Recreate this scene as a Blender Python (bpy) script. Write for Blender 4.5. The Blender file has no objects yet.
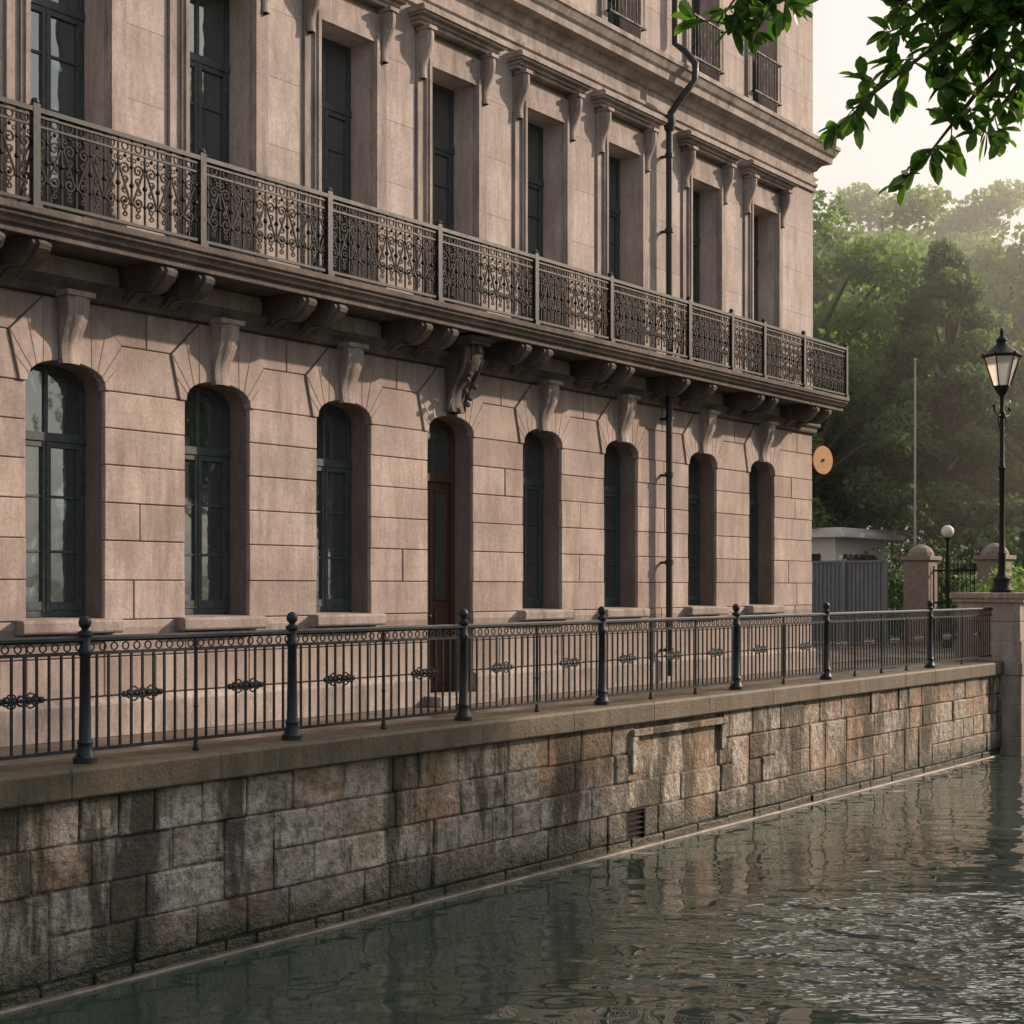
import bpy, math, random
import numpy as np
from mathutils import Vector, Matrix
random.seed(7); rng=np.random.default_rng(11)
S=bpy.context.scene; COL=S.collection
# ---------------------------------------------------------------- helpers
class MB:
    def __init__(s): s.v=[]; s.f=[]; s.t=[]
    def add(s,vs,fs,t=None):
        o=len(s.v); s.v+= [tuple(p) for p in vs]
        t=random.random() if t is None else t
        for f in fs: s.f.append([i+o for i in f]); s.t.append(t)
    def box(s,x0,x1,y0,y1,z0,z1,t=None):
        s.add([(x0,y0,z0),(x1,y0,z0),(x1,y1,z0),(x0,y1,z0),(x0,y0,z1),(x1,y0,z1),(x1,y1,z1),(x0,y1,z1)],
              [(0,3,2,1),(4,5,6,7),(0,1,5,4),(1,2,6,5),(2,3,7,6),(3,0,4,7)],t)
    def prism_y(s,poly,y0,y1,t=None):   # poly in (x,z)
        n=len(poly)
        s.add([(x,y0,z) for x,z in poly]+[(x,y1,z) for x,z in poly],
              [tuple(range(n)),tuple(range(2*n-1,n-1,-1))]+[(i,i+n,(i+1)%n+n,(i+1)%n) for i in range(n)],t)
    def prism_x(s,poly,x0,x1,t=None,w1=None): # poly in (y,z)
        n=len(poly)
        s.add([(x0,y,z) for y,z in poly]+[(x1,y,z) for y,z in poly],
              [tuple(range(n)),tuple(range(2*n-1,n-1,-1))]+[(i,i+n,(i+1)%n+n,(i+1)%n) for i in range(n)],t)
    def tube(s,pts,r,seg=6,t=None,cap=True):
        pts=[Vector(p) for p in pts]; n=len(pts)
        rs=r if isinstance(r,(list,tuple)) else [r]*n
        vs=[];fs=[]; up=Vector((0,0,1)); prev=None
        for i,p in enumerate(pts):
            d=(pts[min(i+1,n-1)]-pts[max(i-1,0)])
            if d.length<1e-9: d=Vector((0,0,1))
            d.normalize()
            if prev is None:
                a=d.cross(Vector((0,1,0)));
                if a.length<.1: a=d.cross(Vector((1,0,0)))
            else: a=prev-d*prev.dot(d)
            a.normalize(); prev=a; b=d.cross(a)
            for k in range(seg):
                an=2*math.pi*k/seg+math.pi/seg
                vs.append(p+(a*math.cos(an)+b*math.sin(an))*rs[i])
        for i in range(n-1):
            for k in range(seg):
                k2=(k+1)%seg
                fs.append((i*seg+k,i*seg+k2,(i+1)*seg+k2,(i+1)*seg+k))
        if cap: fs.append(tuple(range(seg-1,-1,-1))); fs.append(tuple((n-1)*seg+k for k in range(seg)))
        s.add(vs,fs,t)
    def lathe(s,prof,cx,cy,seg=16,t=None,rot=0): # prof list (r,z)
        n=len(prof);vs=[];fs=[]
        for r,z in prof:
            for k in range(seg):
                a=2*math.pi*k/seg+rot; vs.append((cx+r*math.cos(a),cy+r*math.sin(a),z))
        for i in range(n-1):
            for k in range(seg):
                k2=(k+1)%seg; fs.append((i*seg+k,i*seg+k2,(i+1)*seg+k2,(i+1)*seg+k))
        fs.append(tuple(range(seg-1,-1,-1))); fs.append(tuple((n-1)*seg+k for k in range(seg)))
        s.add(vs,fs,t)
    def ball(s,c,r,seg=10,t=None,sz=1):
        prof=[(max(.0005,r*math.sin(math.pi*i/8)),c[2]-r*sz*math.cos(math.pi*i/8)) for i in range(9)]
        s.lathe(prof,c[0],c[1],seg,t)
    def obj(s,name,mat,parent=None,bevel=0,smooth=False,segs=1,col=None):
        me=bpy.data.meshes.new(name); me.from_pydata(s.v,[],s.f); me.update()
        a=me.attributes.new('tint','FLOAT','FACE'); a.data.foreach_set('value',s.t)
        me.materials.append(mat)
        if smooth:
            me.polygons.foreach_set('use_smooth',[True]*len(me.polygons))
            try: me.set_sharp_from_angle(angle=math.radians(40))
            except Exception: pass
        o=bpy.data.objects.new(name,me); COL.objects.link(o)
        if parent: o.parent=parent
        if bevel:
            m=o.modifiers.new('bevel','BEVEL'); m.width=bevel; m.segments=segs; m.limit_method='ANGLE'; m.angle_limit=math.radians(35)
        return o
def empty(name,loc=(0,0,0)):
    e=bpy.data.objects.new(name,None); e.location=loc; COL.objects.link(e); return e
def NM(name):
    m=bpy.data.materials.new(name); m.use_nodes=True; nt=m.node_tree
    return m,nt,nt.nodes,nt.links,nt.nodes['Principled BSDF']
def noise(N,L,vec,scale,detail=4,rough=.6,sc=None):
    n=N.new('ShaderNodeTexNoise'); n.inputs['Scale'].default_value=scale; n.inputs['Detail'].default_value=min(detail,5); n.inputs['Roughness'].default_value=rough
    if sc:
        m=N.new('ShaderNodeMapping'); m.inputs['Scale'].default_value=sc; L.new(vec,m.inputs['Vector']); L.new(m.outputs[0],n.inputs['Vector'])
    else: L.new(vec,n.inputs['Vector'])
    return n.outputs['Fac']
def ramp(N,L,fac,stops):
    r=N.new('ShaderNodeValToRGB'); e=r.color_ramp.elements
    while len(e)<len(stops): e.new(.5)
    for el,(p,c) in zip(e,stops):
        el.position=p; el.color=(c,c,c,1) if not isinstance(c,(tuple,list)) else (*c,1)
    L.new(fac,r.inputs[0]); return r.outputs[0]
def mixc(N,L,fac,a,b,mode='MIX'):
    m=N.new('ShaderNodeMixRGB'); m.blend_type=mode
    for sock,v in ((m.inputs[0],fac),(m.inputs[1],a),(m.inputs[2],b)):
        if isinstance(v,(int,float)): sock.default_value=v
        elif isinstance(v,tuple): sock.default_value=(*v,1)
        else: L.new(v,sock)
    return m.outputs[0]
def mth(N,L,op,a,b=0,c=0):
    m=N.new('ShaderNodeMath'); m.operation=op
    for i,v in enumerate((a,b,c)):
        if isinstance(v,(int,float)): m.inputs[i].default_value=v
        else: L.new(v,m.inputs[i])
    return m.outputs[0]
def bump(N,L,h,strength,dist,bs,prev=None):
    b=N.new('ShaderNodeBump'); b.inputs['Strength'].default_value=strength; b.inputs['Distance'].default_value=dist
    L.new(h,b.inputs['Height'])
    if prev: L.new(prev,b.inputs['Normal'])
    L.new(b.outputs[0],bs.inputs['Normal']); return b.outputs[0]
def stone(name,A,B,dark,stain=.5,tint=.35,rough=.85,bs=.5,fine=22,bands=(),speck=.45):
    m,nt,N,L,P=NM(name); tc=N.new('ShaderNodeTexCoord').outputs['Object']
    c=mixc(N,L,ramp(N,L,noise(N,L,tc,1.1,5,.7),[(.38,0.),(.62,1.)]),A,B)
    at=N.new('ShaderNodeAttribute'); at.attribute_name='tint'
    c=mixc(N,L,tint,c,ramp(N,L,at.outputs['Fac'],[(0,(.56,.52,.50)),(.3,(.85,.81,.80)),(.5,(.80,.80,.82)),(.8,(.97,.93,.90)),(1,(1,1,1))]),'MULTIPLY')
    fn=noise(N,L,tc,fine,5,.78)
    c=mixc(N,L,speck,c,ramp(N,L,fn,[(.34,.45),(.6,1.)]),'MULTIPLY')
    stn=noise(N,L,tc,2.4,5,.75,(1.7,1.7,.28))
    f=mth(N,L,'MULTIPLY',ramp(N,L,stn,[(.42,0.),(.70,1.)]),stain)
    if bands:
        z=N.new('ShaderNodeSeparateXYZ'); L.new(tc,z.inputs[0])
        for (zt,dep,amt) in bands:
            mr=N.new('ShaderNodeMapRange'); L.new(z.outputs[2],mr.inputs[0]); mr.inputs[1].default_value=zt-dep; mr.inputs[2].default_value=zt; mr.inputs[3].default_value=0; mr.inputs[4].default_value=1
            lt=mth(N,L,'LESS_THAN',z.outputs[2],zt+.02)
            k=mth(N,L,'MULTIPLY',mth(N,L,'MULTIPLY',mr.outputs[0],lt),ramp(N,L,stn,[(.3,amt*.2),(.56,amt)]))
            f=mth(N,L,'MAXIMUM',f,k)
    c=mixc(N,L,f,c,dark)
    L.new(c,P.inputs['Base Color']); P.inputs['Roughness'].default_value=rough
    b=bump(N,L,fn,bs,.02,P)
    return m
def metal(name,c,rough=.45,met=.3,spec=.5):
    m,nt,N,L,P=NM(name); tc=N.new('ShaderNodeTexCoord').outputs['Object']
    nn=noise(N,L,tc,12,4,.7)
    k=mixc(N,L,ramp(N,L,nn,[(.45,0.),(.7,1.)]),c,tuple(min(1,x*1.9+.006) for x in c))
    L.new(k,P.inputs['Base Color']); P.inputs['Metallic'].default_value=met; P.inputs['Specular IOR Level'].default_value=spec
    L.new(ramp(N,L,nn,[(.3,rough-.12),(.7,rough+.2)]),P.inputs['Roughness'])
    return m
# ---------------------------------------------------------------- materials
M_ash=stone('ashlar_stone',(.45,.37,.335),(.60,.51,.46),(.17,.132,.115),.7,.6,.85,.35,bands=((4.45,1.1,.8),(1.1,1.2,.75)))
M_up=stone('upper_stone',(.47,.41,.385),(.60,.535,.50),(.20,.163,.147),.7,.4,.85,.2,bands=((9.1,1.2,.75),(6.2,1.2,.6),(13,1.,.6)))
M_core=stone('joint_stone',(.21,.165,.145),(.27,.22,.19),(.08,.065,.055),.5,.1)
M_trim=stone('trim_stone',(.37,.315,.29),(.50,.435,.40),(.12,.097,.084),.85,.3,.85,.4)
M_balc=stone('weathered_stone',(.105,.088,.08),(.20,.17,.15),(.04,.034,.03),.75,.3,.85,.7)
M_iron=metal('wrought_iron',(.006,.0065,.007),.6,.0,.25)
M_rail=metal('painted_iron',(.009,.015,.020),.45,.0,.4)
M_frame=metal('window_paint',(.036,.052,.055),.5,.0)
M_pipe=metal('pipe_paint',(.018,.017,.019),.5,.0)
# river wall stone
def wallmat(name,dirt=1.0):
    m,nt,N,L,P=NM(name); tc=N.new('ShaderNodeTexCoord').outputs['Object']
    at=N.new('ShaderNodeAttribute'); at.attribute_name='tint'
    n1=noise(N,L,tc,2.6,5,.75); n2=noise(N,L,tc,10,5,.8); n3=noise(N,L,tc,1.3,5,.75,(1,1,.20)); n4=noise(N,L,tc,.8,4,.7,(1,1,.5))
    c=ramp(N,L,at.outputs['Fac'],[(0,(.20,.18,.165)),(.3,(.38,.34,.30)),(.5,(.46,.39,.32)),(.7,(.55,.51,.45)),(.84,(.40,.24,.16)),(1,(.27,.245,.22))])
    c=mixc(N,L,.2,c,(.38,.32,.26))
    c=mixc(N,L,ramp(N,L,n1,[(.46,0.),(.58,.75)]),c,(.56,.51,.44))
    c=mixc(N,L,.85,c,ramp(N,L,n2,[(.38,.28),(.56,1.)]),'MULTIPLY')
    c=mixc(N,L,ramp(N,L,n4,[(.52,0.),(.62,.7)]),c,(.27,.155,.07))
    c=mixc(N,L,ramp(N,L,n3,[(.49,0.),(.57,.88*dirt)]),c,(.050,.044,.029))
    sx=N.new('ShaderNodeSeparateXYZ'); L.new(tc,sx.inputs[0])
    mt=N.new('ShaderNodeMapRange'); L.new(mth(N,L,'MULTIPLY_ADD',n3,.9,sx.outputs[2]),mt.inputs[0]); mt.inputs[1].default_value=-.12; mt.inputs[2].default_value=.25; mt.inputs[3].default_value=0; mt.inputs[4].default_value=.7
    c=mixc(N,L,mt.outputs[0],c,(.06,.055,.03))
    ad=mth(N,L,'MULTIPLY_ADD',n1,-1.0,sx.outputs[2])
    mr=N.new('ShaderNodeMapRange'); L.new(ad,mr.inputs[0]); mr.inputs[1].default_value=-2.24; mr.inputs[2].default_value=-1.90; mr.inputs[3].default_value=.96; mr.inputs[4].default_value=0
    c=mixc(N,L,mr.outputs[0],c,(.028,.034,.017))
    mr2=N.new('ShaderNodeMapRange'); L.new(mr.outputs[0],mr2.inputs[0]); mr2.inputs[3].default_value=.8; mr2.inputs[4].default_value=.3
    L.new(c,P.inputs['Base Color']); L.new(mr2.outputs[0],P.inputs['Roughness'])
    b=bump(N,L,n2,1.,.035,P); bump(N,L,n1,.9,.10,P,b); return m
M_wall=wallmat('river_wall_stone')
M_cope=stone('mossy_coping',(.11,.085,.055),(.19,.145,.10),(.036,.041,.017),.9,.3,.6,.8,bands=((-.02,.2,.5),))
# paving
M_pave,nt,N,L,P=NM('paving'); tc=N.new('ShaderNodeTexCoord').outputs['Object']
br=N.new('ShaderNodeTexBrick'); br.inputs['Scale'].default_value=1; br.inputs['Brick Width'].default_value=.9; br.inputs['Row Height'].default_value=.45; br.inputs['Mortar Size'].default_value=.008
br.inputs['Color1'].default_value=(.12,.095,.075,1); br.inputs['Color2'].default_value=(.165,.13,.105,1); br.inputs['Mortar'].default_value=(.04,.035,.03,1)
L.new(tc,br.inputs['Vector'])
c=mixc(N,L,.7,br.outputs['Color'],ramp(N,L,noise(N,L,tc,3,5,.7),[(.3,.4),(.7,1.)]),'MULTIPLY')
L.new(c,P.inputs['Base Color']); L.new(ramp(N,L,noise(N,L,tc,1.5,4,.6),[(.4,.22),(.65,.65)]),P.inputs['Roughness'])
M_ground,nt,N,L,P=NM('ground_soil'); tc=N.new('ShaderNodeTexCoord').outputs['Object']
L.new(mixc(N,L,noise(N,L,tc,.6,5,.7),(.06,.075,.03),(.16,.13,.09)),P.inputs['Base Color']); P.inputs['Roughness'].default_value=.95
# water
M_water,nt,N,L,P=NM('river_water'); tc=N.new('ShaderNodeTexCoord').outputs['Object']
P.inputs['Base Color'].default_value=(.042,.060,.046,1); P.inputs['Roughness'].default_value=.03; P.inputs['IOR'].default_value=1.5
def wdot(v):
    d=N.new('ShaderNodeVectorMath'); d.operation='DOT_PRODUCT'; L.new(tc,d.inputs[0]); d.inputs[1].default_value=v; return d.outputs['Value']
cx_=N.new('ShaderNodeCombineXYZ'); L.new(wdot((.34,-.45,0)),cx_.inputs[0]); L.new(wdot((.8,.6,0)),cx_.inputs[1]); wv=cx_.outputs[0]
w1=noise(N,L,tc,.7,2,.5,(1,1.5,1)); w2=noise(N,L,wv,2.6,3,.55); w3=noise(N,L,wv,2.2,1,.5)
vd=N.new('ShaderNodeVectorMath'); vd.operation='DISTANCE'; L.new(tc,vd.inputs[0]); vd.inputs[1].default_value=(14.2,-7.6,-1.93)
dn=mth(N,L,'MULTIPLY_ADD',noise(N,L,wv,.9,3,.7),-5.5,vd.outputs['Value'])
mp=N.new('ShaderNodeMapRange'); L.new(dn,mp.inputs[0]); mp.inputs[1].default_value=-1.2; mp.inputs[2].default_value=.6; mp.inputs[3].default_value=1; mp.inputs[4].default_value=.0
b1=N.new('ShaderNodeBump'); b1.inputs['Strength'].default_value=.5; b1.inputs['Distance'].default_value=.09; L.new(w1,b1.inputs['Height'])
b3=N.new('ShaderNodeBump'); b3.inputs['Strength'].default_value=.5; b3.inputs['Distance'].default_value=.05; L.new(w3,b3.inputs['Height']); L.new(b1.outputs[0],b3.inputs['Normal'])
b2=N.new('ShaderNodeBump'); b2.inputs['Distance'].default_value=.5; L.new(mp.outputs[0],b2.inputs['Strength']); L.new(w2,b2.inputs['Height']); L.new(b3.outputs[0],b2.inputs['Normal'])
L.new(b2.outputs[0],P.inputs['Normal'])
# glass
M_glass,nt,N,L,P=NM('window_glass'); N.remove(P); tc=N.new('ShaderNodeTexCoord').outputs['Object']
tr=N.new('ShaderNodeBsdfTransparent'); tr.inputs[0].default_value=(.72,.77,.77,1); gl=N.new('ShaderNodeBsdfGlossy'); gl.inputs['Roughness'].default_value=.04; gl.inputs[0].default_value=(.85,.95,1,1)
fr=N.new('ShaderNodeFresnel'); fr.inputs[0].default_value=1.9; mx=N.new('ShaderNodeMixShader')
bb=N.new('ShaderNodeBump'); bb.inputs['Strength'].default_value=.3; bb.inputs['Distance'].default_value=.03; L.new(noise(N,L,tc,2.2,2,.5),bb.inputs['Height']); L.new(bb.outputs[0],gl.inputs['Normal'])
df=N.new('ShaderNodeBsdfDiffuse'); df.inputs[0].default_value=(.20,.235,.235,1); m0=N.new('ShaderNodeMixShader'); m0.inputs[0].default_value=.22; L.new(tr.outputs[0],m0.inputs[1]); L.new(df.outputs[0],m0.inputs[2])
L.new(mth(N,L,'MULTIPLY_ADD',fr.outputs[0],1.1,.10),mx.inputs[0]); L.new(m0.outputs[0],mx.inputs[1]); L.new(gl.outputs[0],mx.inputs[2]); L.new(mx.outputs[0],N['Material Output'].inputs[0])
def plain(name,c,r=.8,var=.3,sc=8):
    m,nt,N,L,P=NM(name); tc=N.new('ShaderNodeTexCoord').outputs['Object']
    L.new(mixc(N,L,ramp(N,L,noise(N,L,tc,sc,4,.65),[(.35,0.),(.65,1.)]),c,tuple(x*(1-var) for x in c)),P.inputs['Base Color']); P.inputs['Roughness'].default_value=r; return m
M_room=plain('dark_room',(.035,.033,.03),.95)
M_curt=plain('curtain_cloth',(.66,.65,.62),.9,.25,4)
M_wood,nt,N,L,P=NM('door_wood'); tc=N.new('ShaderNodeTexCoord').outputs['Object']
L.new(mixc(N,L,noise(N,L,tc,6,5,.7,(6,6,.5)),(.035,.017,.010),(.09,.043,.025)),P.inputs['Base Color']); P.inputs['Roughness'].default_value=.5
M_bark=stone('bark',(.06,.045,.035),(.10,.08,.06),(.03,.03,.02),.5,.1,.95,1.,12)
def leafmat(name,c1,c2,trans=.5,rough=.5):
    m,nt,N,L,P=NM(name); at=N.new('ShaderNodeAttribute'); at.attribute_name='tint'
    c=ramp(N,L,at.outputs['Fac'],[(0,c1),(1,c2)])
    L.new(c,P.inputs['Base Color']); P.inputs['Roughness'].default_value=rough
    t=N.new('ShaderNodeBsdfTranslucent'); L.new(mixc(N,L,1.,c,(1.3,1.4,.7),'MULTIPLY'),t.inputs[0])
    mx=N.new('ShaderNodeMixShader'); mx.inputs[0].default_value=trans
    L.new(P.outputs[0],mx.inputs[1]); L.new(t.outputs[0],mx.inputs[2]); L.new(mx.outputs[0],N['Material Output'].inputs[0]); return m
M_leafA=leafmat('leaf_green',(.065,.13,.04),(.21,.32,.10))
M_leafB=leafmat('leaf_blue_green',(.06,.11,.055),(.15,.23,.11))
M_leafC=leafmat('leaf_hazed',(.13,.20,.08),(.28,.37,.16))  # far-tree leaves: distance haze put into the colour, paler and less saturated
M_leafN=leafmat('leaf_near',(.03,.085,.015),(.12,.24,.04),.5,.35)
# ---------------------------------------------------------------- building
BX0,BX1=-3.0,26.08
B=empty('stone_building')
WC=[9.28-2.03*k for k in range(5,0,-1)]+[9.28,11.28,13.30,15.33,17.40,19.46,21.96,24.07]
DOOR=15.33; HW=.465
def arc(cx,hw,zs,rise,n=16):
    return [(cx-hw*math.cos(math.pi*i/n),zs+rise*math.sin(math.pi*i/n)**.8) for i in range(n+1)]
core=MB(); up=MB()
edges=[BX0]+[e for c in WC for e in (c-HW-.01,c+HW+.01)]+[BX1-.03]
for i in range(0,len(edges),2): core.box(edges[i],edges[i+1],.03,.5,0,4.62,.5)
for c in WC:
    a=arc(c,HW+.01,3.56,.24)
    core.prism_y([(c-HW-.01,4.62)]+a+[(c+HW+.01,4.62)],.03,.5,.5)
    if c!=DOOR: core.box(c-HW-.01,c+HW+.01,.03,.5,0,1.20,.5)
# blocks
def hw(z):
    P=[(3.56,.55),(4.04,.67),(4.42,.28)]
    for (z0,a),(z1,b) in zip(P,P[1:]):
        if z<=z1: return a+(b-a)*(z-z0)/(z1-z0)
    return .28
blk=MB(); g=.0045
rows=[.42,.82,1.20,1.61,2.02,2.41,2.80,3.18,3.56]
piers=[(BX0,WC[0]-HW)]+[(WC[i]+HW,WC[i+1]-HW) for i in range(len(WC)-1)]+[(WC[-1]+HW,BX1)]
for x0,x1 in piers:
    for a,b in zip(rows,rows[1:]):
        sp=[x0,x1]
        w=x1-x0
        if w>1.3 or random.random()<.22: sp=[x0,x0+w*random.uniform(.35,.65),x1]
        for p,q in zip(sp,sp[1:]):
            blk.box(p+g,q-g,random.uniform(-.006,.006),.06,a+g,b-g)
    for a,b in ((3.56,4.04),(4.04,4.42)):
        def lx(z): return x0 if x0==BX0 else x0-HW+hw(z)
        def rx(z): return x1 if x1==BX1 else x1+HW-hw(z)
        m0=(lx(a)+rx(a))/2+random.uniform(-.1,.1); m1=m0
        if b<4.3: 
            blk.prism_y([(lx(a)+g,a+g),(rx(a)-g,a+g),(rx(b)-g,b-g),(lx(b)+g,b-g)],0,.06)
        else:
            blk.prism_y([(lx(a)+g,a+g),(m0-g,a+g),(m1-g,b-g),(lx(b)+g,b-g)],0,.06)
            blk.prism_y([(m0+g,a+g),(rx(a)-g,a+g),(rx(b)-g,b-g),(m1+g,b-g)],0,.06)
for c in WC: # below sills
    if c==DOOR: continue
    for a,b in zip([.42,.82],[.82,1.06]): blk.box(c-HW+g,c+HW-g,0,.06,a+g,b-g)
# voussoirs
vo=MB()
for c in WC:
    A=arc(c,HW,3.56,.24,14)
    out=[(-.55,3.56),(-.61,3.80),(-.67,4.04),(-.48,4.22),(-.28,4.42),(-.12,4.42)]
    idx=[0,1,2,3,4,6]
    for s in (1,-1):
        for j in range(5):
            i0,i1=idx[j],idx[j+1]
            inn=[(c+s*(A[k][0]-c),A[k][1]) for k in range(i0,i1+1)]
            o0=(c+s*out[j][0],out[j][1]); o1=(c+s*out[j+1][0],out[j+1][1])
            poly=[o0]+inn+[o1]
            cx=sum(p[0] for p in poly)/len(poly); cz=sum(p[1] for p in poly)/len(poly)
            poly=[(cx+(x-cx)*.986,cz+(z-cz)*.986) for x,z in poly]
            if s<0: poly=poly[::-1]
            vo.prism_y(poly,-.022,.09,random.uniform(.6,1))
core.obj('ground_storey_wall',M_core,B)
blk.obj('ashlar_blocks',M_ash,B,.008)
vo.obj('voussoirs',M_ash,B,.006)
# plinth
pl=MB()
pe=[BX0,DOOR-HW-.02,DOOR+HW+.02,BX1+.05]
for a,b in ((pe[0],pe[1]),(pe[2],pe[3])):
    pl.prism_x([(.05,0),(-.06,0),(-.06,.34),(-.03,.38),(.02,.41),(.05,.41)],a,b)
pl.obj('plinth',M_trim,B,.006)
# consoles
def console(mb,cx,ztop,h,ptop,pbot,wt,wb,y0=0.0,vol=True):
    n=18; prof=[]
    for i in range(n+1):
        t=i/n; base=ptop+(pbot-ptop)*(t**.8)
        bul=.22*ptop*math.sin(t*math.pi*2*.95+.2)
        prof.append((-(base+bul),ztop-h*t))
    for lay,(wf,pf) in enumerate(((1,1),(.55,1.09))):
        vs=[];fs=[]
        for i,(y,z) in enumerate(prof):
            t=i/n; w=(wt+(wb-wt)*t)*wf*.5; yy=y*pf
            vs+=[(cx-w,y0+.02,z),(cx-w,y0+yy+.0,z),(cx-w*.6,y0+yy-.014,z),(cx+w*.6,y0+yy-.014,z),(cx+w,y0+yy,z),(cx+w,y0+.02,z)]
        for i in range(n):
            for k in range(5):
                a=i*6+k; fs.append((a,a+1,a+7,a+6))
        fs.append((5,4,3,2,1,0)); fs.append(tuple(n*6+k for k in range(6)))
        mb.add(vs,fs,.6)
    mb.box(cx-wt*.62,cx+wt*.62,y0-ptop*1.35,y0+.02,ztop,ztop+.05,.6)
    if not vol: return
    for s in (-1,1):
        for (yy,zz,r) in ((-ptop*.62,ztop-h*.2,ptop*.45),):
            pts=[]
            for k in range(20):
                a=k*.5; rr=r*(1-k/22)
                pts.append((cx+s*(wt*.5-.004),y0+yy+rr*math.cos(a),zz+rr*math.sin(a)))
            mb.tube(pts,.009,4,.6)
ks=MB(); dk=MB()
for c in WC:
    if c==DOOR:
        console(dk,c,4.70,.86,.38,.15,.34,.24)
        dk.box(c-.24,c+.24,-.56,.02,4.745,4.80,.6)
        for k in range(11):
            t=k/10; dk.ball((c+.10*math.sin(k*2.4),-.47+.27*t+.05*math.sin(t*6),4.64-.78*t),.05-.015*t,8,.3)
        for s in (-1,1): dk.tube([(c+s*.17,-.1-.3*(1-t_)-.04*math.sin(t_*6),4.66-.8*t_) for t_ in [k/12 for k in range(13)]],.028,6,.3)
    else: console(ks,c,4.43,.66,.17,.07,.27,.20,-.02)
ks.obj('keystones',M_trim,B,0,True); dk.obj('carved_door_console',M_balc,B,0,True)
# sills
sl=MB()
for c in WC:
    if c==DOOR:
        sl.box(c-.62,c+.62,-.34,.3,.001,.13); continue
    sl.prism_x([(.3,1.07),(-.13,1.07),(-.15,1.09),(-.15,1.19),(-.13,1.21),(.3,1.23)],c-.60,c+.60)
sl.obj('window_sills',M_trim,B,.008)
# profiles with mitred corner
def sweep(name,prof,mat,x0=BX0,x1=BX1,side=12,tint=.5,wrap=True):
    mb=MB(); n=len(prof); vs=[]
    vs+=[(x0,-p,z) for p,z in prof]
    if wrap:
        vs+=[(x1+p,-p,z) for p,z in prof]+[(x1+p,side,z) for p,z in prof]
        R=2
    else: vs+=[(x1,-p,z) for p,z in prof]; R=1
    fs=[]
    for r in range(R):
        for i in range(n-1):
            a=r*n+i; fs.append((a,a+n,a+n+1,a+1))
    fs.append(tuple(range(n))); fs.append(tuple(range((R+1)*n-1,R*n-1,-1)))
    mb.add(vs,fs,tint); return mb.obj(name,mat,B)
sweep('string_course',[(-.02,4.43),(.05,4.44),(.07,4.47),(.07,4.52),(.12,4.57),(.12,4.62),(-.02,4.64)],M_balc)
sweep('main_cornice',[(-.02,9.02),(.05,9.02),(.05,9.10),(.08,9.12),(.08,9.17),(.025,9.18),(.025,9.40),(.07,9.42),(.10,9.48),(.13,9.50),(.13,9.53),(.28,9.56),(.29,9.66),(.33,9.70),(.38,9.80),(.40,9.81),(.40,9.88),(-.02,9.97)],M_trim)
sweep('roof_cornice',[(-.02,13.3),(.06,13.3),(.06,13.5),(.3,13.6),(.36,13.8),(.36,13.9),(-.02,14.0)],M_trim)
sweep('upper_band',[(-.02,12.98),(.06,12.98),(.09,13.05),(.06,13.1),(-.02,13.1)],M_trim)
# balcony slab
BP=.83; BE=25.93
slab=MB()
slab.prism_x([(.02,4.84),(-.66,4.84),(-.66,4.80),(-.70,4.80),(-.70,4.86),(-.74,4.88),(-.78,4.93),(-.80,4.94),(-.80,4.97),(-BP,4.98),(-BP,5.045),(.02,5.06)],BX0,BE)
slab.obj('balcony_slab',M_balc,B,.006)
# brackets
mids=[(WC[i]+WC[i+1])/2 for i in range(len(WC)-1)]+[24.07+1.05]
br=MB()
def bracket(cx):
    n=20; w=.105
    low=[]
    for i in range(n+1):
        t=i/n; y=-.05-.56*t
        z=4.47+.20*t+.055*math.sin(t*math.pi*1.9)
        low.append((y,z))
    poly=[(.0,4.46),(-.05,4.45)]+low[1:]+[(-.66,4.70),(-.685,4.74),(-.66,4.785),(-.62,4.80),(0,4.80)]
    br.prism_x(poly,cx-w,cx+w)
    br.prism_x([(y*1.03 if y<-.1 else y,z-.022) for y,z in low]+[(-.70,4.70),(-.715,4.745),(-.69,4.78),(-.5,4.78),(-.05,4.6)],cx-w*.5,cx+w*.5)
    br.box(cx-w-.02,cx+w+.02,-.66,.01,4.796,4.838)
    for s in (-1,1):
        for (yy,zz,r) in ((-.575,4.70,.075),(-.13,4.57,.085)):
            br.tube([(cx+s*(w+.002),yy+r*(1-k/20)*math.cos(k*.55),zz+r*(1-k/20)*math.sin(k*.55)) for k in range(18)],.012,4)
for m in mids+[WC[0]-1.015]:
    if abs(m-20.71)<.3: off=.42
    else: off=.25
    for s in (-1,1): bracket(m+s*off)
br.obj('balcony_brackets',M_balc,B,.006)
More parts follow.
